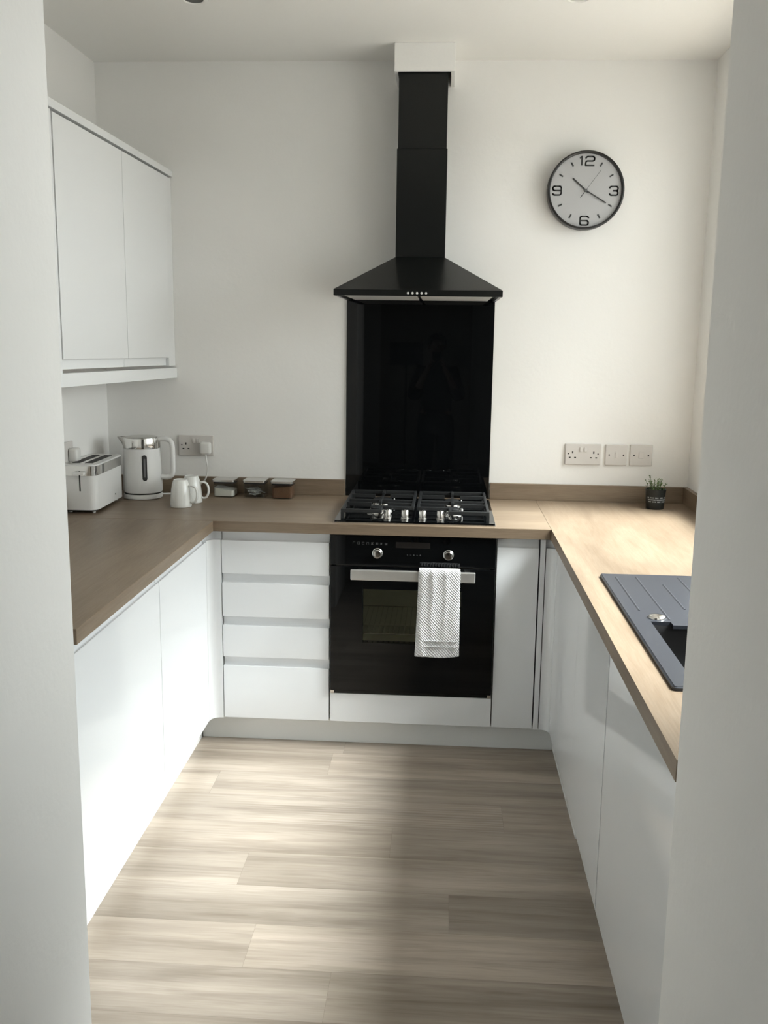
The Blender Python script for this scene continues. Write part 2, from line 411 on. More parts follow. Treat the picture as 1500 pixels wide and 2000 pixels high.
# --- strip panel and corner posts
bm = BM(); box(bm, .7555, .7735, -.002, .58, .148, .8695, .001)
tag(obj('end_panel', bm, m_gloss), 'thin white upright panel edge between narrow cabinet and right corner post', 'panel')
def post(side, label):
    bm = BM(); c = .032; k = 8
    def outline(s):
        if side == 'l':
            X0, X1, Y0, sg = DL, -.4015, -.040, 1
        else:
            X0, X1, Y0, sg = DR, .7765, -.040, -1
        # concave visible face: from (X0,Y0) up to (X1,0)
        p = [(X0-sg*s, Y0)]
        cx, cy, r = X0+sg*c, -c, c+s
        for j in range(k+1):
            a = R(180-90*j/k) if side == 'l' else R(0+90*j/k)
            p.append((cx+r*cos(a), cy+r*sin(a)))
        p.append((X1, s))
        p += [(X1, .022), (X0-sg*.022, .022), (X0-sg*.022, Y0)]
        return p
    ngon(bm, outline(0.0), Z, .148, .834); ngon(bm, outline(.016), Z, .834, .868)
    return tag(obj('corner_post', bm, m_gloss, None, 30), label, 'corner post')
post('l', 'white curved corner post left of the drawer unit')
post('r', 'white curved corner post in the right inner corner of the base units')

# --- left run
t = thing('base_cabinet', 'gloss white base cabinet of the left run, nearest the drawers', 'cabinet', (-.74, -.33, FZ))
bm = BM(); box(bm, DL-.024, XL+.03, -.611, -.042, .148, .868); obj('carcass', bm, m_carcass, t)
bm = BM(); jfront(bm, 'left', -.6105, -.0425, .151, .868, .036); obj('door', bm, m_gloss, t, 35)
t = thing('base_cabinet', 'gloss white base cabinet of the left run, nearest the wall opening', 'cabinet', (-.74, -.97, FZ))
bm = BM(); box(bm, DL-.024, XL+.03, -1.326, -.613, .148, .868); obj('carcass', bm, m_carcass, t)
bm = BM(); jfront(bm, 'left', -1.326, -.6135, .151, .868, .036); obj('door', bm, m_gloss, t, 35)
# --- right run
t = thing('corner_base_cabinet', 'gloss white base cabinet of the right run beside the inner corner', 'cabinet', (1.1, -.32, FZ))
bm = BM(); box(bm, DR+.024, XR-.03, -.600, -.042, .148, .868); obj('carcass', bm, m_carcass, t)
bm = BM(); jfront(bm, 'right', -.6015, -.0425, .151, .868); obj('door', bm, m_gloss, t, 35)
t = thing('sink_base_cabinet', 'gloss white base cabinet below the sink, left of the dark upright gap', 'cabinet', (1.1, -.87, FZ))
bm = BM(); box(bm, DR+.024, XR-.03, -1.130, -.602, .148, .700); obj('carcass', bm, m_carcass, t)
bm = BM(); jfront(bm, 'right', -1.1345, -.6022, .151, .868); obj('door', bm, m_gloss, t, 35)
t = thing('base_cabinet', 'gloss white base cabinet of the right run, nearest the camera past the dark gap', 'cabinet', (1.1, -1.5, FZ))
bm = BM(); box(bm, DR+.024, XR-.03, -1.895, -1.142, .148, .700); obj('carcass', bm, m_carcass, t)
bm = BM(); jfront(bm, 'right', -1.895, -1.1405, .151, .868); obj('door', bm, m_gloss, t, 35)

# --- plinths
def plinth(label, *b):
    bm = BM(); box(bm, *b, .0015); tag(obj('plinth', bm, m_plinth), label, 'plinth')
plinth('white plinth board under the drawers and oven on the back run', -.496, .836, .05, .066, FZ, .147)
plinth('white plinth board under the left run of base cabinets', -.512, -.497, -1.33, .045, FZ, .147)
plinth('white plinth board under the right run beside the inner corner', .837, .852, -.60, .06, FZ, .147)
plinth('white plinth board under the sink cabinet on the right run', .862, .877, -1.9, -.602, FZ, .147)

# --- worktops
bm = BM(); box(bm, XL, WL, -1.323, WF, ZB, ZT, .0018)
tag(obj('worktop', bm, m_oak_y), 'brown oak worktop of the left run, running towards the camera', 'worktop')
bm = BM(); box(bm, XL, WR, WF+.0005, YB, ZB, ZT, .0018)
tag(obj('worktop', bm, m_oak_x), 'oak worktop along the back wall holding hob, kettle and jars', 'worktop')
SX0, SX1, SY0, SY1 = .853, 1.345, -1.585, -.686        # sink outline
HX0, HX1, HY0, HY1 = .885, 1.30, -1.53, -1.13          # cut-out
bm = BM()
vs = {}
def gv(x, y, z):
    k = (round(x, 5), round(y, 5), z)
    if k not in vs: vs[k] = bm.verts.new((x, y, z))
    return vs[k]
xs = [WR+.0005, HX0, HX1, XR]; ys = [-1.895, HY0, HY1, YB]
for z in (ZB, ZT):
    for i in range(3):
        for j in range(3):
            if i == 1 and j == 1: continue
            bm.faces.new((gv(xs[i], ys[j], z), gv(xs[i+1], ys[j], z), gv(xs[i+1], ys[j+1], z), gv(xs[i], ys[j+1], z)))
def side(a, b): bm.faces.new((gv(*a, ZB), gv(*b, ZB), gv(*b, ZT), gv(*a, ZT)))
for i in range(3):
    side((xs[i], ys[0]), (xs[i+1], ys[0])); side((xs[i], ys[3]), (xs[i+1], ys[3]))
    side((xs[0], ys[i]), (xs[0], ys[i+1])); side((xs[3], ys[i]), (xs[3], ys[i+1]))
side((xs[1], ys[1]), (xs[2], ys[1])); side((xs[1], ys[2]), (xs[2], ys[2])); side((xs[1], ys[1]), (xs[1], ys[2])); side((xs[2], ys[1]), (xs[2], ys[2]))
tag(obj('worktop', bm, m_oak_y), 'pale sunlit oak worktop of the right run around the sink', 'worktop')
# --- upstands
def upstand(label, *b, m=m_oak_x):
    bm = BM(); box(bm, *b, .0015); tag(obj('upstand', bm, m), label, 'upstand')
UZ = .976
upstand('oak upstand strip on the back wall behind kettle and jars', XL+.019, -.010, .589, YB, ZT, UZ)
upstand('oak upstand strip on the back wall right of the black splashback', .598, XR-.019, .589, YB, ZT, UZ)
upstand('oak upstand strip along the right wall beside the plant', XR-.018, XR, -1.89, .606, ZT, UZ, m=m_oak_y)
upstand('oak upstand strip along the left wall behind the toaster', XL, XL+.0045, -1.32, .606, ZT, UZ, m=m_oak_y)

# ------------------------------------------------------------------ wall cabinet
t = thing('wall_cabinet', 'satin white two-door wall cabinet hanging on the left wall', 'wall cabinet', (-.88, 0, 1.40))
UX = -.72; UY0, UY1 = -.585, .516
bm = BM(); box(bm, XL, UX-.024, UY0, UY1+.002, 1.452, 2.184); obj('carcass', bm, m_carcass, t)
for a0, a1 in ((UY0, -.0015), (.0015, UY1)):
    bm = BM(); jfront(bm, 'upper', a0, a1, 1.452, 2.182, .030, flip=True); obj('door', bm, m_upper, t, 35)
bm = BM(); box(bm, XL, UX-.004, UY1+.0035, YB, 1.449, 2.184, .001); obj('filler_strip', bm, m_upper, t)
bm = BM(); box(bm, XL, UX-.002, -.72, UY0-.004, 1.440, 2.186, .001); obj('end_panel', bm, m_upper, t)
bm = BM(); box(bm, XL, UX+.003, -.72, YB, 2.190, 2.214, .001); obj('cornice', bm, m_upper, t)
bm = BM(); box(bm, UX-.030, UX+.002, -.72, YB, 1.400, 1.441, .001); obj('pelmet', bm, m_upper, t)
for o in t.children:                                   # the unit hangs a touch out of level along its lower edge
    for v in o.data.vertices:
        wy, wz = v.co.y, v.co.z+1.40
        v.co.z -= .0185*wy*max(0, (2.19-wz)/.79)

# ------------------------------------------------------------------ splashback
bm = BM(); box(bm, -.006, .5935, .598, .606, ZT+.001, 1.7330, .001)
tag(obj('splashback', bm, m_blackglass), 'tall glossy black glass splashback between hob and extractor hood', 'splashback')

# ------------------------------------------------------------------ extractor hood
t = thing('extractor_hood', 'black pyramid extractor hood with a tall chimney above the hob', 'extractor hood', (.295, .4, 1.712))
bm = BM()
hx0, hx1, hy0, hy1 = -.003, .5955, .100, .606
# rim: hollow tray, open below
zc0, zc1 = 1.712, 1.734
w = .012
box(bm, hx0, hx1, hy0, hy0+w, zc0, zc1, .001); box(bm, hx0, hx0+w, hy0+w, .597, zc0, zc1, .001)
box(bm, hx1-w, hx1, hy0+w, .597, zc0, zc1, .001)
top = [(.2, .392), (.3885, .392), (.3885, hy1), (.2, hy1)]; base = [(hx0, hy0), (hx1, hy0), (hx1, hy1), (hx0, hy1)]
A = [bm.verts.new((*p, zc1)) for p in base]; B = [bm.verts.new((*p, 1.868)) for p in top]
bm.faces.new(A[::-1]); bm.faces.new(B)
for i in range(4): bm.faces.new((A[i], A[(i+1) % 4], B[(i+1) % 4], B[i]))
obj('canopy', bm, m_blackmetal, t)
bm = BM(); box(bm, .2, .3885, .392, .604, 1.868, 2.262, .0015); obj('chimney', bm, m_blackmetal, t)
bm = BM(); box(bm, .2035, .3850, .3955, .604, 2.262, 2.60, .001); obj('chimney', bm, m_blackmetal, t)
for x0, x1 in ((.030, .289), (.303, .562)):
    bm = BM(); box(bm, x0, x1, .125, .57, 1.7135, 1.7210, .001)
    obj('grease_filter', bm, m_filter, t)
bm = BM(); box(bm, hx0+w, hx1-w, hy0+w, .580, 1.7225, 1.7335); box(bm, hx0+w, .029, .16, .597, 1.722, 1.7335); box(bm, .563, hx1-w, .16, .597, 1.722, 1.7335)
box(bm, .290, .302, .16, .597, 1.720, 1.7335); box(bm, .030, .562, .571, .597, 1.722, 1.7335)
obj('underside_frame', bm, m_blackmetal, t)
for k in range(5):
    bm = BM(); lathe(bm, [(.0042, 0), (.0042, -.003), (.0034, -.004)], (.262+.016*k, .1, 1.7225), 16, 'y')
    obj('button', bm, m_plastic, t, 40)

# ------------------------------------------------------------------ hob
t = thing('gas_hob', 'black glass four-burner gas hob set in the back worktop', 'hob', (.303, .26, ZT))
bm = BM(); ngon(bm, rrect(.012, .594, .000, .512, .006), Z, ZT+.0005, ZT+.004); obj('trim', bm, m_steel, t)
bm = BM(); ngon(bm, rrect(.014, .592, .002, .510, .006), Z, ZT+.004, ZT+.010); obj('glass_plate', bm, m_blackglass, t)
hz = ZT+.010
burn = [(.166, .360, .040), (.166, .168, .038), (.440, .360, .030), (.440, .168, .030)]
for bx, by, br in burn:
    bm = BM(); lathe(bm, [(br+.012, 0), (br+.012, .003), (br, .005), (br, .014), (br-.003, .017)], (bx, by, hz+.0002), 32); b_ = obj('burner', bm, m_chrome, t, 40)
    bm = BM(); lathe(bm, [(br-.004, .0172), (br-.003, .0215), (br-.007, .024)], (bx, by, hz+.0002), 32); obj('burner_cap', bm, m_iron, b_, 40)
    bm = BM(); lathe(bm, [(.0025, 0), (.0025, .020), (.001, .022)], (bx+br+.006, by-.01, hz+.003), 10); obj('igniter', bm, m_plastic, b_, 40)
for gx0, gx1, sg in ((.034, .298, 1), (.308, .572, -1)):
    bm = BM(); g0, g1, gk = .034, .480, .108; zb = hz+.022; zt = hz+.036; wv = .011
    cx = (gx0+gx1)/2; xo, xi = (gx0, gx1) if sg > 0 else (gx1, gx0); xk = xo+sg*.148
    def bar(xa, xb, ya, yb, dz=0): box(bm, min(xa, xb), max(xa, xb), ya, yb, zb+dz, zt+dz, .002)
    bar(xo, xk, g0, g0+wv); bar(xk-sg*wv, xk, g0+wv, gk+wv); bar(xk, xi, gk, gk+wv)       # front rail steps back behind the knobs
    bar(xo, xo+sg*wv, g0+wv, g1); bar(xi-sg*wv, xi, gk+wv, g1); bar(xo+sg*wv, xi-sg*wv, g1-wv, g1)
    bar(xo+sg*wv, xi-sg*wv, .252, .262)
    for by in (.168, .360):
        for s in (-1, 1):
            xe = gx0+wv if s < 0 else gx1-wv
            box(bm, min(cx+s*.030, xe), max(cx+s*.030, xe), by-.005, by+.005, zb+.003, zt+.003, .001)
    for a_, b2 in ((.195, .252), (.262, .325), (.395, g1-wv)):
        box(bm, cx-.005, cx+.005, a_, b2, zb+.003, zt+.003, .001)
    for lx in (gx0, gx1-wv):
        for ly in (.252, g1-wv): box(bm, lx, lx+wv, ly, ly+wv, hz+.0004, zb+.002)
    box(bm, min(xo, xo+sg*wv), max(xo, xo+sg*wv), g0, g0+wv, hz+.0004, zb+.002)
    obj('pan_support', bm, m_iron, t)
for kx in (.203, .267, .331, .396):
    bm = BM(); lathe(bm, [(.016, 0), (.016, .003), (.0138, .005), (.0135, .030), (.0122, .032)], (kx, .060, hz+.0002), 28)
    box(bm, kx-.0025, kx+.0025, .0485, .0715, hz+.032, hz+.035, .0008)
    obj('control_knob', bm, m_steel, t, 40)

# ------------------------------------------------------------------ oven
t = thing('built_in_oven', 'black built-in electric oven with steel handle below the hob', 'oven', (.3, .2, .262))
F = -.012
bm = BM(); box(bm, .003, .597, F, .02, .757, .867, .0015); pan = obj('control_panel', bm, m_blackglass, t)
for kx in (.173, .428):
    bm = BM(); lathe(bm, [(.019, F-.0002), (.019, F-.003), (.0168, F-.005), (.0160, F-.020), (.0145, F-.0215)], (kx, 0, .803), 32, 'y')
    kb = obj('control_knob', bm, m_steel, t, 40)
    bm = BM(); lathe(bm, [(.012, F-.0216), (.012, F-.0222), (.0105, F-.0224)], (kx, 0, .803), 28, 'y'); obj('knob_face', bm, m_chrome, kb, 40)
bm = BM(); box(bm, .238, .362, F-.0006, F-.0001, .824, .846); obj('display', bm, m_dark_display, t)
bm = BM()
# function symbols (small printed pictograms above the selector and under the display)
for k in range(8):
    cx, cz = .088+.0165*k, .8385-.0002*k
    h = .0042
    box(bm, cx-h, cx+h, F-.0008, F-.0002, cz+h-.0008, cz+h); box(bm, cx-h, cx-h+.0008, F-.0008, F-.0002, cz-h, cz+h)
    if k % 2: box(bm, cx+h-.0008, cx+h, F-.0008, F-.0002, cz-h, cz+h)
    if k % 3: box(bm, cx-h, cx+h, F-.0008, F-.0002, cz-h, cz-h+.0008)
    if k > 3: box(bm, cx-.0018, cx+.0018, F-.0008, F-.0002, cz-.0018, cz+.0018)
obj('function_symbols', bm, m_ink, t); bm = BM()
for k in range(5):
    cx, cz = .281+.0115*k, .799; h = .0026
    box(bm, cx-h, cx+h, F-.0008, F-.0002, cz-.0005, cz+.0005)
    if k % 2 == 0: box(bm, cx-.0005, cx+.0005, F-.0008, F-.0002, cz-h, cz+h)
obj('button_symbols', bm, m_ink, t)
# door with a window hole
wx0, wx1, wz0, wz1 = .122, .478, .465, .668
bm = BM(); d0, d1 = .278, .751
box(bm, .003, wx0, F, .018, d0, d1, .0015); box(bm, wx1, .597, F, .018, d0, d1, .0015)
box(bm, wx0-.001, wx1+.001, F, .018, d0, wz0); box(bm, wx0-.001, wx1+.001, F, .018, wz1, d1)
door = obj('door', bm, m_blackglass, t)
bm = BM(); box(bm, wx0, wx1, F+.0002, F+.004, wz0, wz1); obj('window_pane', bm, m_ovenpane, door)
bm = BM(); box(bm, .080, .5245, F-.048, F-.034, .7125, .7505, .003); hd = obj('handle', bm, m_handle, door)
for bx in (.100, .487):
    bm = BM(); box(bm, bx, bx+.018, F-.034, F, .722, .742, .001); obj('handle_bracket', bm, m_handle, hd)
# body, cavity
bm = BM()
cx0, cx1, cz0, cz1, cy1 = .060, .540, .40, .70, .42
box(bm, .02, cx0, .019, .54, .275, .86); box(bm, cx1, .58, .019, .54, .275, .86)
box(bm, cx0, cx1, .019, .54, .275, cz0); box(bm, cx0, cx1, .019, .54, cz1, .86); box(bm, cx0, cx1, cy1, .54, cz0, cz1)
obj('oven_body', bm, m_cavity, t)
bm = BM()
tube(bm, [(cx0+.004, .03, .487), (cx1-.004, .03, .487)], .0022, 8); tube(bm, [(cx0+.004, .40, .487), (cx1-.004, .40, .487)], .002, 8)
for k in range(24):
    x = cx0+.015+k*.0196; tube(bm, [(x, .03, .487), (x, .40, .487)], .0012, 6)
obj('wire_shelf', bm, m_chrome, t, 40)
bm = BM(); box(bm, .003, .597, -.002, .016, .2635, .2745, .001); obj('vent_trim', bm, m_blackmetal, t)
for x0 in (.003, .583):
    bm = BM(); box(bm, x0, x0+.014, -.0045, .002, .2632, .276, .001); obj('hinge_cover', bm, m_steel, t)

# ------------------------------------------------------------------ towel over the oven handle
bm = BM(); tx0, tx1 = .3255, .4705
path = []
zt = .7505; yf = F-.048; yb = F-.034
for k in range(14): path.append((yb+.008, .470+(zt-.475)*k/14, 0))
for k in range(9):
    a = pi*k/8; path.append(((yf+yb)/2+cos(a)*.0145, zt-.004+sin(a)*.0125, 0))
for k in range(1, 46): path.append((yf-.0075, zt-.004-(zt-.4405)*k/45, k/45))
NU = 44; grid = []
rr = random.Random(3)
for i, (py, pz, f) in enumerate(path):
    row_ = []
    for j in range(NU+1):
        u = j/NU
        flare = .006*f*f
        x = tx0-flare*.9*(1-u)+(tx1-tx0)*u+flare*.5*u - .0045*f*(1-u)
        dy = 0
        if i > 18:
            fold = max(0, 1-f*1.1)
            dy = -(.0048*math.exp(-((u-.33-.04*f-.02*sin(9*f))/.055)**2)+.0036*math.exp(-((u-.66-.015*sin(7*f))/.06)**2)+.0035*math.exp(-((u-.08)/.10)**2))*(.15+.85*fold) \
                 - .003*math.exp(-((u-.05-.35*max(0, f-.6))/.06)**2)*f + .001*sin(9*u+5*f)
            dy -= .0015*(1-abs(2*u-1)**6)
            dy += .004*abs(2*u-1)**10
        dz = .0018*sin(6.5*u+1)*(f if i > 18 else 0) + (0.004*f*u)
        row_.append(bm.verts.new((x, py+dy, pz+dz)))
    grid.append(row_)
for i in range(len(grid)-1):
    for j in range(NU): bm.faces.new((grid[i][j], grid[i][j+1], grid[i+1][j+1], grid[i+1][j]))
tw = obj('hand_towel', bm, m_towel, None, 80)
tag(tw, 'white terry hand towel draped over the oven door handle', 'towel')
md = tw.modifiers.new('thick', 'SOLIDIFY'); md.thickness = .0045; md.offset = 1
md = tw.modifiers.new('sub', 'SUBSURF'); md.levels = 1; md.render_levels = 2
n = m_towel.node_tree; L = n.links; b = n.nodes['Principled BSDF']
tcn = n.nodes.new('ShaderNodeTexCoord'); no = n.nodes.new('ShaderNodeTexNoise'); no.inputs['Scale'].default_value = 170; no.inputs['Detail'].default_value = 3
wv = n.nodes.new('ShaderNodeTexWave'); wv.bands_direction = 'DIAGONAL'; wv.inputs['Scale'].default_value = 62; wv.inputs['Distortion'].default_value = 2.5; wv.inputs['Detail'].default_value = 1
L.new(tcn.outputs['Object'], no.inputs[0]); L.new(tcn.outputs['Object'], wv.inputs[0])
ad = n.nodes.new('ShaderNodeMath'); ad.operation = 'ADD'; L.new(no.outputs[0], ad.inputs[0]); L.new(wv.outputs[1], ad.inputs[1])
bp = n.nodes.new('ShaderNodeBump'); bp.inputs['Strength'].default_value = .9; bp.inputs['Distance'].default_value = .003
L.new(ad.outputs[0], bp.inputs['Height']); L.new(bp.outputs[0], b.inputs['Normal'])
b.inputs['Sheen Weight'].default_value = .3
# woven border bands and embossed block of the towel
bm = BM()
for z0, z1 in ((.4985, .5015), (.4780, .4800)):
    box(bm, tx0+.004, tx1-.006, yf-.0165, yf-.0120, z0, z1, .0008)
obj('woven_band', bm, m_towel, tw)

# ------------------------------------------------------------------ sink
t = thing('sink', 'dark grey composite sink with ribbed drainer in the right worktop', 'sink', (1.1, -1.13, ZT))
bm = BM(); zs0, zs1 = ZT+.0006, ZT+.0095
bx0, bx1, by0, by1 = .900, 1.275, -1.50, -1.152
def slab(x0, x1, y0, y1): box(bm, x0, x1, y0, y1, zs0, zs1)
# rim with bowl cut-out, notch at the rear of the bowl
outer = rrect(SX0, SX1, SY0, SY1, .010, 4)
slab(SX0+.004, bx0, SY0+.004, SY1-.004); slab(bx1, SX1-.004, SY0+.004, SY1-.004)
slab(bx0, bx1, SY0+.004, by0); slab(bx0, .947, by1, SY1-.004); slab(.947, bx1, by1-.026, SY1-.004)
# bevelled outer edge band
n0 = len(outer)
inn = rrect(SX0+.005, SX1-.005, SY0+.005, SY1-.005, .006, 4)
rings = [[bm.verts.new((x, y, z)) for x, y in pts] for pts, z in ((outer, zs0), (outer, zs1-.003), (inn, zs1))]
for a_, b2 in zip(rings, rings[1:]):
    for i in range(n0): bm.faces.new((a_[i], a_[(i+1) % n0], b2[(i+1) % n0], b2[i]))
obj('sink_rim', bm, m_sink, t, 30)
bm = BM()
zb_ = ZT-.165
rim = rrect(bx0, bx1, by0, by1, .012, 4); low = rrect(bx0+.012, bx1-.012, by0+.012, by1-.012, .03, 4)
r1 = [bm.verts.new((x, y, zs0)) for x, y in rim]; r2 = [bm.verts.new((x, y, zb_)) for x, y in low]
for i in range(len(r1)): bm.faces.new((r1[i], r1[(i+1) % len(r1)], r2[(i+1) % len(r1)], r2[i]))
bm.faces.new(r2); bo = obj('bowl', bm, m_bowl, t, 30)
bm = BM(); lathe(bm, [(.038, 0), (.038, .002), (.028, .003), (.010, .001)], (1.09, -1.32, zb_+.0004), 28); obj('drain', bm, m_chrome, bo, 40)
bm = BM()
for gx, g0, g1 in ((.891, -1.06, -.728), (.9475, -1.135, -.721), (1.006, -1.04, -.80), (1.064, -1.06, -.72), (1.122, -1.06, -.72), (1.18, -1.06, -.72), (1.238, -1.06, -.72)):
    pr = [(gx-.0035, zs1-.0002), (gx-.0008, zs1+.0015), (gx+.0008, zs1+.0015), (gx+.0035, zs1-.0002)]
    ngon(bm, pr, lambda u, v, q: (u, q, v), g0, g1)
obj('drainer_rib', bm, m_sink, t)
bm = BM(); lathe(bm, [(.021, zs1+.0002), (.021, zs1+.003), (.018, zs1+.006), (.008, zs1+.0075)], (.921, -1.120, 0), 36); obj('waste_control', bm, m_chrome, t, 50)

# ------------------------------------------------------------------ clock
t = thing('wall_clock', 'round black-rimmed wall clock with grey dial reading twenty past ten', 'clock', (.930, .59, 2.141))
c = (.930, 0, 2.141)
bm = BM(); lathe(bm, [(.136, .6188), (.1450, .617), (.1470, .606), (.1476, .560), (.1465, .5555), (.1420, .5545), (.1385, .557), (.1370, .566), (.1370, .600)], c, 96, 'y'); obj('rim', bm, m_clockrim, t, 40)
bm = BM(); lathe(bm, [(.1371, .570), (.1371, .576)], c, 96, 'y'); obj('dial', bm, m_clockface, t, 40)
def stroke(bm, pts, w, y0, y1):
    """flat bar strokes along a polyline in (x, z) with mitred joints approximated by discs"""
    for (x0, z0), (x1, z1) in zip(pts, pts[1:]):
        d = Vector((x1-x0, z1-z0)); l = d.length; d.normalize(); nn = Vector((-d.y, d.x))*w/2
        ngon(bm, [(x0+nn.x, z0+nn.y), (x0-nn.x, z0-nn.y), (x1-nn.x, z1-nn.y), (x1+nn.x, z1+nn.y)], lambda u, v, q: (u, q, v), y1, y0)
    for x, z in pts[1:-1]: lathe(bm, [(w/2, y1), (w/2, y0)], (x, 0, z), 10, 'y')
def arcp(cx, cz, r, a0, a1, k=4): return [(cx+r*cos(R(a0+(a1-a0)*j/k)), cz+r*sin(R(a0+(a1-a0)*j/k))) for j in range(k+1)]
W_, H_, q = .0160, .0162, .007
def g2():   return [arcp(-W_+q, H_-q, q, 180, 90)+arcp(W_-q, H_-q, q, 90, 0)+arcp(W_-q, q*1.0, q, 0, -90)+arcp(-W_+q, -q, q, 90, 180)+[(-W_, -H_), (W_, -H_)]]
def g1():   return [[(-.009, H_-.006), (-.001, H_), (-.001, -H_)]]
def g3():   return [arcp(-W_+q, H_-q, q, 180, 90)+arcp(W_-q, H_-q, q, 90, 0)+arcp(W_-q, q, q, 0, -90, 3)+[(-.004, 0)],
                    [(-.004, 0)]+arcp(W_-q, -q, q, 90, 0, 3)+arcp(W_-q, -H_+q, q, 0, -90)+arcp(-W_+q, -H_+q, q, -90, -180)]
def g6():   return [arcp(W_-q, H_-q, q, 0, 90)+arcp(-W_+q, H_-q, q, 90, 180)+arcp(-W_+q, -H_+q, q, 180, 270)+arcp(W_-q, -H_+q, q, 270, 360)+arcp(W_-q, -q, q, 0, 90)+[(-W_, 0)]]
def g9():   return [[(-x, -z) for x, z in g6()[0]]]
def numeral(gl, ox, oz, par):
    bm = BM()
    for g in gl:
        for s_ in g[0]: stroke(bm, [(.930+ox+g[1]+x*g[2], 2.141+oz+z) for x, z in s_], .0056, .5685, .5701)
    obj('numeral', bm, m_clockink, par)
numeral([(g1(), -.0185, 1), (g2(), .012, 1.05)], 0, .109, t)
numeral([(g3(), 0, 1)], .108, -.001, t); numeral([(g6(), 0, 1)], 0, -.113, t); numeral([(g9(), 0, 1)], -.110, -.001, t)
for h in range(12):
    if h % 3 == 0: continue
    a = R(90-30*h); bm = BM()
    stroke(bm, [(.930+.103*cos(a), 2.141+.103*sin(a)), (.930+.119*cos(a), 2.141+.119*sin(a))], .0056, .5685, .5701); obj('hour_mark', bm, m_clockink, t)
def hand(name, ang, l0, l1, w, y0):
    a = R(90-ang); bm = BM(); stroke(bm, [(.930-l0*cos(a), 2.141-l0*sin(a)), (.930+l1*cos(a), 2.141+l1*sin(a))], w, y0, y0+.001); obj(name, bm, m_clockink, t)
hand('hour_hand', 311, .012, .068, .0058, .5655); hand('minute_hand', 120.5, .010, .092, .0046, .5635)
hand('second_hand', 36, .034, .093, .0013, .5615)
a = R(90-36); bm = BM(); stroke(bm, [(.930-.034*cos(a), 2.141-.034*sin(a)), (.930-.012*cos(a), 2.141-.012*sin(a))], .0030, .5612, .5618); obj('second_hand_tail', bm, m_clockink, t)
bm = BM(); lathe(bm, [(.0055, .570), (.0055, .5605), (.004, .560)], c, 20, 'y'); obj('hub', bm, m_ink, t, 40)

t.location = Vector(t.location)+Vector((-.003, -.012, -.003))

# ------------------------------------------------------------------ sockets and switches
def pin(bm, x, z, h=.0085, w=.0045, y=.5975): box(bm, x-w/2, x+w/2, y-.0006, y+.003, z-h/2, z+h/2, mi=1)
def holes(bm, cx, cz, y, ground=True):
    box(bm, cx-.0025, cx+.0025, y-.0006, y+.003, cz+.006, cz+.015, mi=1)
    for s in (-1, 1): box(bm, cx+s*.011-.0038, cx+s*.011+.0038, y-.0006, y+.003, cz-.013, cz-.0085, mi=1)
def double_socket(x0, x1, z0, z1, label):
    t = thing('double_socket', label, 'socket', ((x0+x1)/2, .6, z0))
    bm = BM(); box(bm, x0, x1, .5975, YB-.0002, z0, z1, .0025); pl_ = obj('face_plate', bm, m_socket, t)
    cz = (z0+z1)/2; xc = (x0+x1)/2
    for s in (-1, 1):
        bm = BM(); holes(bm, xc+s*.043, cz-.003, .5975); obj('pin_holes', bm, [m_darkhole, m_darkhole], t)
        bm = BM(); lathe(bm, [(.0028, .5969), (.0028, .599)], (xc+s*.0605, 0, cz+.002), 12, 'y'); obj('screw_cover', bm, m_darkhole, t, 40)
    for s in (-1, 1):
        bm = BM(); box(bm, xc+s*.009-.0055, xc+s*.009+.0055, .5935, .5976, cz+.010, cz+.029, .0012); obj('rocker_switch', bm, m_socket, t)
    return t
def single_switch(x0, x1, z0, z1, label):
    t = thing('switch_plate', label, 'switch', ((x0+x1)/2, .6, z0), 0, 'switch plates on the back wall')
    bm = BM(); box(bm, x0, x1, .5975, YB-.0002, z0, z1, .0025); obj('face_plate', bm, m_socket, t)
    cz = (z0+z1)/2; xc = (x0+x1)/2
    for s in (-1, 1):
        bm = BM(); lathe(bm, [(.0032, .5969), (.0032, .599)], (xc+s*.029, 0, cz), 12, 'y'); obj('screw_cover', bm, m_darkhole, t, 40)
    return t, xc, cz
double_socket(.902, 1.048, 1.060, 1.147, 'white double wall socket, empty, right of the splashback')
t, xc, cz = single_switch(1.066, 1.154, 1.060, 1.146, 'white switch plate with a narrow rocker, middle of the right-hand row')
bm = BM(); box(bm, xc-.005, xc+.005, .5942, .5976, cz-.011, cz+.013, .0012); obj('rocker_switch', bm, m_socket, t)
t, xc, cz = single_switch(1.166, 1.256, 1.060, 1.147, 'white switch plate with a wide rocker, nearest the right corner')
bm = BM(); box(bm, xc-.010, xc+.010, .5942, .5976, cz-.012, cz+.014, .0012); obj('rocker_switch', bm, m_socket, t)
double_socket(-.7165, -.5675, 1.064, 1.150, 'white double wall socket with one plug in it, behind the kettle')
# socket on the left wall
t = thing('wall_socket', 'white wall socket on the left wall behind the toaster', 'socket', (XL, .17, 1.09))
bm = BM(); box(bm, XL+.0002, XL+.010, .045, .190, 1.078, 1.164, .0025); obj('face_plate', bm, m_socket, t)
bm = BM(); box(bm, XL+.010, XL+.013, .075, .088, 1.125, 1.145, .001); obj('rocker_switch', bm, m_plastic, t)

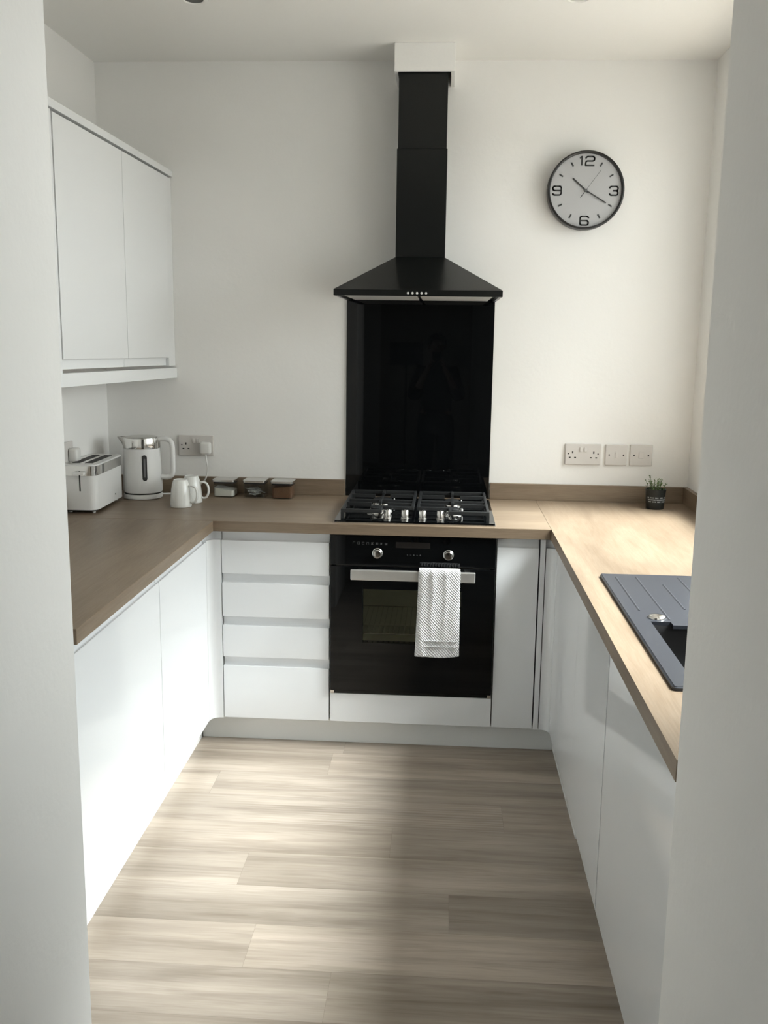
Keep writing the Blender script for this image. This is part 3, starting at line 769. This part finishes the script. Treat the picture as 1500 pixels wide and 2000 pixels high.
# ------------------------------------------------------------------ kettle
K = (-.824, .44)
t = thing('electric_kettle', 'white cordless kettle with a steel lid band beside the toaster', 'kettle', (K[0], K[1], ZT))
bm = BM(); lathe(bm, [(.074, .001), (.0785, .003), (.0785, .017), (.076, .020), (.070, .0205)], (K[0], K[1], ZT), 64); obj('power_base', bm, m_plastic, t, 40)
bm = BM(); lathe(bm, [(.0745, .0206), (.0745, .0245)], (K[0], K[1], ZT), 64); obj('base_gap', bm, m_darkhole, t, 40)
bm = BM(); lathe(bm, [(.074, .0246), (.0775, .027), (.0785, .034), (.0780, .10), (.0765, .16), (.0745, .2045), (.070, .206)], (K[0], K[1], ZT), 72); body = obj('body', bm, m_plastic, t, 40)
# steel band with pouring lip
bm = BM(); seg = 72; rings = []
for r, h in ((.0742, .2062), (.0745, .212), (.0735, .243), (.0728, .2465), (.069, .2472), (.067, .244)):
    ring = []
    for i in range(seg):
        a = 2*pi*i/seg; da = abs(((a-pi*1.02+pi) % (2*pi))-pi); lip = math.exp(-(da/.20)**2)*max(0, (h-.212)/.034)*.026
        ring.append(bm.verts.new((K[0]+(r+lip)*cos(a), K[1]+(r+lip)*sin(a), ZT+h+lip*.10)))
    rings.append(ring)
for k in range(len(rings)-1):
    for i in range(seg): bm.faces.new((rings[k][i], rings[k][(i+1) % seg], rings[k+1][(i+1) % seg], rings[k+1][i]))
bm.faces.new(rings[0][::-1]); bm.faces.new(rings[-1])
obj('steel_collar', bm, m_chrome, t, 40)
bm = BM(); lathe(bm, [(.064, .2445), (.064, .2485), (.060, .2505), (.02, .251)], (K[0], K[1], ZT), 56); obj('lid', bm, m_steel, t, 40)
# handle: rounded D with flat section
P = [(-.757, .44, ZT+.240), (-.735, .44, ZT+.243), (-.712, .44, ZT+.238), (-.700, .44, ZT+.222), (-.6975, .44, ZT+.19), (-.6975, .44, ZT+.15), (-.698, .44, ZT+.112), (-.704, .44, ZT+.094), (-.720, .44, ZT+.086), (-.738, .44, ZT+.086), (-.752, .44, ZT+.088)]
bm = BM(); tube(bm, catmull(P, 6), .0105, 14, ry=.0125, upv=(0, 1, 0)); obj('handle', bm, m_plastic, t, 50)
# water gauge on the camera side
ang = R(-66); gx, gy = cos(ang), sin(ang)
def capsule(bm, w, z0, z1, r0, r1, k=8):
    pts = [(w*cos(R(a)), z1-w+w*sin(R(a))) for a in range(0, 181, 20)]+[(w*cos(R(a)), z0+w+w*sin(R(a))) for a in range(180, 361, 20)]
    def fn(u, v, q):
        th = ang+u/.078; return (K[0]+q*cos(th), K[1]+q*sin(th), v)
    ngon(bm, pts, fn, r0, r1)
bm = BM(); capsule(bm, .0095, ZT+.078, ZT+.182, .074, .0788); gauge = obj('water_gauge', bm, m_grill, body, 40)
bm = BM(); capsule(bm, .0035, ZT+.092, ZT+.168, .0785, .0794); obj('gauge_window', bm, mat('grey_gauge_window', (.18, .18, .18), .2, vary=(50, .2)), body, 40)
# plug and cable
bm = BM(); box(bm, -.622, -.574, .568, .5965, 1.072, 1.125, .010, 3); pg = obj('plug', bm, m_cordw, t, 40)
cable = catmull([(-.596, .576, 1.073), (-.592, .574, 1.045), (-.588, .572, 1.010), (-.596, .570, .972), (-.620, .570, .945), (-.650, .560, .925), (-.690, .545, ZT+.0035), (-.745, .52, ZT+.0035), (-.775, .495, ZT+.006)], 8)
bm = BM(); tube(bm, cable, .0033, 10); obj('power_cord', bm, m_cordw, t, 60)

# ------------------------------------------------------------------ toaster
t = local(thing('toaster', 'white two-slice toaster with a steel top band by the left wall', 'toaster', (-.946, .215, ZT), R(2.0)))
TW, TL = .0655, .168
def slabz(bm, x0, x1, y0, y1, r, z0, z1, k=6, mi=0): return ngon(bm, rrect(x0, x1, y0, y1, r, k), Z, z0, z1, mi)
bm = BM(); slabz(bm, -TW, TW, -TL, TL, .030, .014, .142); body = local(obj('body', bm, m_plastic, t, 40))
bm = BM(); slabz(bm, -TW+.0008, TW-.0008, -TL+.0008, TL-.0008, .029, .1422, .178); obj('steel_band', bm, m_chrome, t, 40)
bm = BM(); slabz(bm, -TW-.001, TW+.001, -TL-.001, TL+.001, .030, .1782, .183); obj('top_rim', bm, m_plastic, t, 40)
bm = BM(); slabz(bm, -TW+.010, TW-.010, -TL+.012, TL-.012, .02, .1831, .1836); obj('top_plate', bm, m_steel, t, 40)
for x in (-.024, .024):
    bm = BM(); box(bm, x-.015, x+.015, -.118, .118, .1837, .1842); obj('bread_slot', bm, m_darkhole, t)
bm = BM(); box(bm, -.0025+.005, .0025+.005, -TL-.0006, -TL+.004, .085, .16, mi=0); obj('lever_slot', bm, m_darkhole, t)
bm = BM(); box(bm, -.017, .027, -TL-.020, -TL-.0008, .147, .158, .003); obj('lever', bm, m_plastic, t)
bm = BM(); slabz(bm, -TW+.008, TW-.012, -TL+.015, TL-.015, .02, .0068, .0138); obj('base_tray', bm, m_darkhole, t, 40)
for x in (-.045, .042):
    for y in (-.135, .135):
        bm = BM(); lathe(bm, [(.006, .0003), (.007, .007)], (x, y, 0), 16); obj('foot', bm, m_plastic, t, 40)
bm = BM(); lathe(bm, [(.0035, .0), (.0035, .0012)], (TW-.0002, .055, .040), 12, 'x'); obj('emblem', bm, m_steel, t, 40)
# toaster plug and lead (in the left wall socket)
bm = BM(); c0 = Vector((-.946, .215, ZT))
def tl(x, y, z): v = Vector((x, y, z))-c0; return Matrix.Rotation(-R(2.0), 3, 'Z') @ v
bb = BM(); box(bb, XL+.0105, XL+.045, .133, .182, 1.088, 1.140, .009, 3)
for v in bb.verts: v.co = tl(*v.co)
bm.free(); obj('plug', bb, m_cordw, t, 40)
bm = BM(); tube(bm, [tl(*p) for p in catmull([(XL+.030, .158, 1.09), (XL+.032, .165, 1.03), (XL+.02, .22, .98), (XL+.015, .30, .94), (XL+.02, .385, ZT+.004), (-.97, .392, ZT+.004)], 8)], .003, 8); obj('power_cord', bm, m_cordw, t, 60)

# ------------------------------------------------------------------ mugs, upside down
t = local(thing('mug', 'white mug standing upside down, the front one of the two', 'mug', (-.615, .252, ZT), R(-12), 'upturned white mugs'))
bm = BM(); H = .107
prof = [(.0405, .0004), (.0418, .002), (.0415, .012), (.0400, .035), (.0370, .065), (.0325, .090), (.0285, .1015), (.0265, .106), (.0245, H), (.0235, .105), (.020, .1045)]
inner = [(.0385, .0006), (.0375, .012), (.036, .035), (.033, .065), (.028, .090), (.020, .098)]
lathe(bm, inner[::-1]+prof, (0, 0, 0), 56, cap=True); cup = local(obj('body', bm, m_ceramic, t, 50))
bm = BM(); tube(bm, catmull([(.0335, 0, .082), (.048, 0, .083), (.062, 0, .077), (.0695, 0, .060), (.069, 0, .040), (.062, 0, .024), (.050, 0, .018), (.0395, 0, .022)], 6), .0042, 12, ry=.0058, upv=(0, 1, 0))
obj('handle', bm, m_ceramic, t, 60)
dup(t, (-.5985, .352, ZT), R(-4), 'white mug standing upside down, the rear one behind the other')

# ------------------------------------------------------------------ storage jars
def jar(cx, cy, label, filling, fm, fh):
    t = local(thing('storage_jar', label, 'jar', (cx, cy, ZT), R(-1), 'square glass jars in front of the upstand'))
    bm = BM(); s = .044; k = 5
    out = rrect(-s, s, -s, s, .013, k); inn = rrect(-s+.003, s-.003, -s+.003, s-.003, .011, k)
    n = len(out)
    rs = [[bm.verts.new((x, y, z)) for x, y in o_] for o_, z in ((out, .0005), (out, .058), (inn, .058), (inn, .0045))]
    for a_, b2 in zip(rs, rs[1:]):
        for i in range(n): bm.faces.new((a_[i], a_[(i+1) % n], b2[(i+1) % n], b2[i]))
    bm.faces.new(rs[0][::-1]); bm.faces.new(rs[-1]); local(obj('glass_body', bm, m_jar, t, 40))
    bm = BM(); ngon(bm, rrect(-s+.001, s-.001, -s+.001, s-.001, .012, k), Z, .0583, .0645); obj('seal', bm, m_darkhole, t, 40)
    bm = BM(); ngon(bm, rrect(-s-.003, s+.003, -s-.003, s+.003, .012, k), Z, .0647, .0730); obj('lid', bm, m_steel, t, 40)
    bm = BM()
    if filling == 'sachets':
        rg = random.Random(11)
        for i in range(18):
            b2 = BM(); box(b2, -.019, .019, -.013, .013, -.0016, .0016, .001)
            M_ = Matrix.Translation((rg.uniform(-.018, .018), rg.uniform(-.022, .022), rg.uniform(.014, .033))) @ Matrix.Rotation(rg.uniform(0, 6), 4, 'Z') @ Matrix.Rotation(rg.uniform(-.5, .5), 4, 'X')
            for f in b2.faces: bm.faces.new([bm.verts.new(M_ @ v.co) for v in f.verts])
            b2.free()
    else:
        q_ = s-.0036; pts = rrect(-q_, q_, -q_, q_, .010, k); n = len(pts)
        rg = random.Random(4)
        a_ = [bm.verts.new((x, y, .0049)) for x, y in pts]; b2 = [bm.verts.new((x, y, fh+.10*x+rg.uniform(-.0012, .0012)*0-.12*x*(1 if filling == 'sugar' else 0)*2)) for x, y in pts]
        for i in range(n): bm.faces.new((a_[i], a_[(i+1) % n], b2[(i+1) % n], b2[i]))
        bm.faces.new(a_[::-1]); cv = bm.verts.new((0, 0, fh+.005))
        for i in range(n): bm.faces.new((b2[i], b2[(i+1) % n], cv))
    obj({'sugar': 'sugar', 'sachets': 'tea_sachets', 'coffee': 'coffee'}[filling], bm, fm, t, 60)
jar(-.500, .523, 'square glass jar of white sugar with a steel lid', 'sugar', m_sugar, .033)
jar(-.372, .520, 'square glass jar of grey sachets with a steel lid, middle of the three', 'sachets', m_sachet, 0)
jar(-.256, .512, 'square glass jar of brown coffee with a steel lid', 'coffee', m_coffee, .048)

# ------------------------------------------------------------------ potted plant
PC = (1.249, .462)
t = thing('potted_plant', 'small green plant in a black patterned pot in the right corner', 'plant', (PC[0], PC[1], ZT))
bm = BM(); lathe(bm, [(.0335, .0005), (.0345, .003), (.0375, .040), (.0400, .0765), (.0405, .080), (.0375, .080), (.036, .062)], (PC[0], PC[1], ZT), 40)
for r_i, zz in enumerate((.032, .040, .048)):
    for k in range(18):
        a = R(-150+k*7+(3.5 if r_i == 1 else 0))
        if (k*5+r_i*3) % 4 == 0 and r_i != 1: continue
        rr_ = .0377+.00065*(zz-.040)/.01
        for s_ in (1,):
            P4 = []
            for da, dz_ in ((-.055, 0), (0, -.0030), (.055, 0), (0, .0030)):
                P4.append(bm.verts.new((PC[0]+(rr_+.0003)*cos(a+da), PC[1]+(rr_+.0003)*sin(a+da), ZT+zz+dz_)))
            f = bm.faces.new(P4); f.material_index = 1
pot = obj('pot', bm, [m_pot, m_dot], t, 40)
bm = BM(); lathe(bm, [(.0355, .060), (.030, .066), (.01, .069)], (PC[0], PC[1], ZT), 24); obj('soil', bm, m_soil, t, 50)
bm = BM(); rg = random.Random(21)
for s_ in range(16):
    a = rg.uniform(0, 6.28); r0 = rg.uniform(.003, .026); lean = rg.uniform(.004, .020); hh = rg.uniform(.028, .062)
    b0 = Vector((PC[0]+r0*cos(a), PC[1]+r0*sin(a), ZT+.064)); b1 = b0+Vector((lean*cos(a), lean*sin(a), hh))
    mid = (b0+b1)/2+Vector((0, 0, .004)); tube(bm, catmull([b0, mid, b1], 4), .0008, 5)
    for k in range(9):
        f_ = .25+.75*k/8; p = b0.lerp(b1, f_); an = k*2.4+s_; ln = rg.uniform(.007, .012); wd = ln*.42
        d = Vector((cos(an), sin(an), rg.uniform(.2, .9))).normalized(); sd = d.cross(Vector((0, 0, 1))).normalized()*wd
        tip = p+d*ln; m1 = p+d*ln*.5
        bm.faces.new([bm.verts.new(x) for x in (p, m1+sd, tip)]); bm.faces.new([bm.verts.new(x) for x in (p, tip, m1-sd)])
obj('foliage', bm, m_leaf, t)

# ------------------------------------------------------------------ recessed downlights
def downlight(x, y, label, inner):
    t = thing('ceiling_downlight', label, 'ceiling light', (x, y, CZ), 0, 'recessed ceiling downlights')
    bm = BM(); lathe(bm, [(.043, -.0005), (.0425, -.004), (.034, -.0045), (.030, -.001), (.0298, -.0004)], (x, y, CZ), 40, cap=False); obj('bezel', bm, m_ceil, t, 40)
    bm = BM(); lathe(bm, [(.0296, -.0012), (.020, -.0006), (.004, -.0006)], (x, y, CZ), 32); obj('lamp', bm, inner, t, 40)
downlight(-.432, -.098, 'dark recessed spotlight at the top edge of the ceiling, left', m_lampblack)
downlight(.790, -.086, 'pale recessed spotlight at the top edge of the ceiling, right', mat('frosted_lamp', (.60, .59, .56), .4, vary=(9, .05)))

# ------------------------------------------------------------------ the person taking the picture (seen mirrored in the splashback)
def skin(name, verts, edges, rad, m, parent=None, root=0, sub=2):
    me = bpy.data.meshes.new(name); me.from_pydata(verts, edges, []); me.materials.append(m)
    o = bpy.data.objects.new(name, me); col.objects.link(o)
    if parent: o.parent = parent
    sk = o.modifiers.new('skin', 'SKIN'); sk.use_smooth_shade = True
    if not me.skin_vertices: me.attributes  # created with the modifier below
    bm_ = bmesh.new(); bm_.from_mesh(me); ly = bm_.verts.layers.skin.verify(); bm_.verts.ensure_lookup_table()
    for i, v in enumerate(bm_.verts):
        r = rad[i]; v[ly].radius = r if isinstance(r, tuple) else (r, r); v[ly].use_root = (i == root)
    bm_.to_mesh(me); bm_.free()
    ss = o.modifiers.new('sub', 'SUBSURF'); ss.levels = 1; ss.render_levels = sub
    return o
PX, PY = .325, -3.72; S = .88; g = FZ
V = []; E_ = []; RR = []
def pt(x, y, z, r, link=None):
    V.append((x*S, y*S, z*S)); RR.append(tuple(q*S for q in r) if isinstance(r, tuple) else r*S); i = len(V)-1
    if link is not None: E_.append((link, i))
    return i
pel = pt(0, 0, .93, (.155, .11)); wst = pt(0, 0, 1.08, (.14, .10), pel); ch = pt(0, .01, 1.28, (.16, .115), wst); nk = pt(0, .0, 1.43, (.075, .07), ch)
nk2 = pt(0, .01, 1.51, .052, nk); hd0 = pt(0, .02, 1.58, (.070, .085), nk2); hd1 = pt(0, .02, 1.655, (.076, .095), hd0); hd2 = pt(0, .01, 1.70, (.055, .065), hd1)
hands_at = []
for s in (-1, 1):
    hip = pt(s*.09, 0, .84, .098, pel); kn = pt(s*.10, .01, .48, .062, hip); cf = pt(s*.105, -.01, .34, .058, kn); an = pt(s*.11, -.01, .09, .040, cf)
    ft = pt(s*.12, .07, .045, (.04, .035), an); pt(s*.13, .15, .03, (.038, .025), ft)
    sh = pt(s*.165, 0, 1.385, .062, ch); el = pt(s*.225, .05, 1.14, .045, sh); fa = pt(s*.16, .17, 1.27, .038, el); wr = pt(s*.085, .255, 1.42, .026, fa)
    pm = pt(s*.070, .272, 1.475, (.030, .016), wr); hands_at.append((s, pm))
t = thing('person', 'person in dark clothes holding up a phone, mirrored in the black splashback', 'person', (PX, PY, FZ))
body = skin('body', V, E_, RR, m_skin, t)
# clothing follows the same joints, a little larger
def sub_skin(name, ids, edges, grow, m):
    idx = {j: k for k, j in enumerate(ids)}
    v = [V[j] for j in ids]; e = [(idx[a], idx[b]) for a, b in edges if a in idx and b in idx]
    rad = [tuple(q+grow for q in (RR[j] if isinstance(RR[j], tuple) else (RR[j], RR[j]))) for j in ids]
    return skin(name, v, e, rad, m, t)
legs = [pel]+[j for a, j in E_ if False]
# indices: 0-7 torso/head, then 11 per side: hip kn cf an ft toe sh el fa wr pm
L0, R0 = 8, 19
sub_skin('trousers', [0, 1]+[L0, L0+1, L0+2, L0+3]+[R0, R0+1, R0+2, R0+3], E_, .016, m_darkcloth)
sub_skin('top', [0, 1, 2, 3]+[L0+6, L0+7, L0+8]+[R0+6, R0+7, R0+8], E_, .022, m_darkcloth)
for b0 in (L0, R0): sub_skin('shoe', [b0+4, b0+5], E_, .008, m_darkcloth)
# fingers and thumb, curled round the phone
for s, pm in hands_at:
    p = Vector(V[pm])
    for k in range(4):
        l = (.040, .045, .042, .034)[k]*S
        b0 = p+Vector((-s*.004, .010-.014*k+.012, .012))
        v = [tuple(b0), tuple(b0+Vector((-s*l*.35, .004, l*.5))), tuple(b0+Vector((-s*l*.9, .006, l*.55))), tuple(b0+Vector((-s*l*1.25, .002, l*.25)))]
        skin('finger', v, [(0, 1), (1, 2), (2, 3)], [.0085, .008, .007, .006], m_skin, t, 0, 1)
    b0 = p+Vector((0, -.008, -.012)); v = [tuple(b0), tuple(b0+Vector((-s*.018, -.016, .012))), tuple(b0+Vector((-s*.034, -.020, .030)))]
    skin('thumb', v, [(0, 1), (1, 2)], [.011, .009, .007], m_skin, t, 0, 1)
# hair cap, ears and face features
hc = Vector(V[hd1])
bm = BM(); bmesh.ops.create_uvsphere(bm, u_segments=28, v_segments=16, radius=1)
for v in list(bm.verts):
    if v.co.z < -.15 and v.co.y > -.2: v.co.z = -.15
    if v.co.y > .45 and v.co.z < .55: v.co.y = .45
    v.co = Vector((v.co.x*.094*S, v.co.y*.112*S-.012, v.co.z*.100*S+.012))+hc+Vector((PX, PY, FZ))
obj('hair', bm, m_hair, t, 80)
for nm, dx, dy, dz, rr3, mm in (('nose', 0, .094, -.022, (.011, .016, .018), m_skin), ('eye', -.030, .082, .006, (.012, .008, .008), m_plastic), ('eye', .030, .082, .006, (.012, .008, .008), m_plastic),
                               ('mouth', 0, .084, -.055, (.022, .008, .006), mat('lips', (.30, .12, .10), .5, vary=(9, .1))), ('ear', -.080, .0, -.015, (.010, .018, .028), m_skin), ('ear', .080, .0, -.015, (.010, .018, .028), m_skin)):
    bm = BM(); bmesh.ops.create_uvsphere(bm, u_segments=14, v_segments=8, radius=1)
    for v in bm.verts: v.co = Vector((v.co.x*rr3[0], v.co.y*rr3[1], v.co.z*rr3[2]))*S+hc+Vector((dx*S+PX, dy*S+PY, dz*S+FZ))
    obj(nm, bm, mm, t, 80)
hp = (Vector(V[hands_at[0][1]])+Vector(V[hands_at[1][1]]))/2
bm = BM(); c_ = hp+Vector((PX, PY+.020, FZ+.03)); box(bm, c_.x-.036, c_.x+.036, c_.y-.004, c_.y+.004, c_.z-.072, c_.z+.072, .003)
tag(obj('phone', bm, m_blackmetal), 'dark phone held up in both hands by the person', 'phone')

# dark floor lamp in the living room (mirrored faintly left of the person)
t = thing('floor_lamp', 'floor lamp with a black drum shade, mirrored in the splashback', 'lamp', (-.05, -6.45, FZ))
bm = BM(); lathe(bm, [(.13, 0), (.13, .015), (.02, .022)], (-.05, -6.45, FZ), 32); obj('base', bm, m_blackmetal, t, 40)
bm = BM(); lathe(bm, [(.010, .02), (.010, 1.25)], (-.05, -6.45, FZ), 12); obj('pole', bm, m_blackmetal, t, 40)
bm = BM(); lathe(bm, [(.19, 1.20), (.19, 1.45), (.187, 1.45), (.187, 1.20), (.19, 1.20)], (-.05, -6.45, FZ), 40, cap=False); obj('lamp_shade', bm, m_shade, t, 40)

for o in list(bpy.data.objects):
    if '_local' in o: del o['_local']
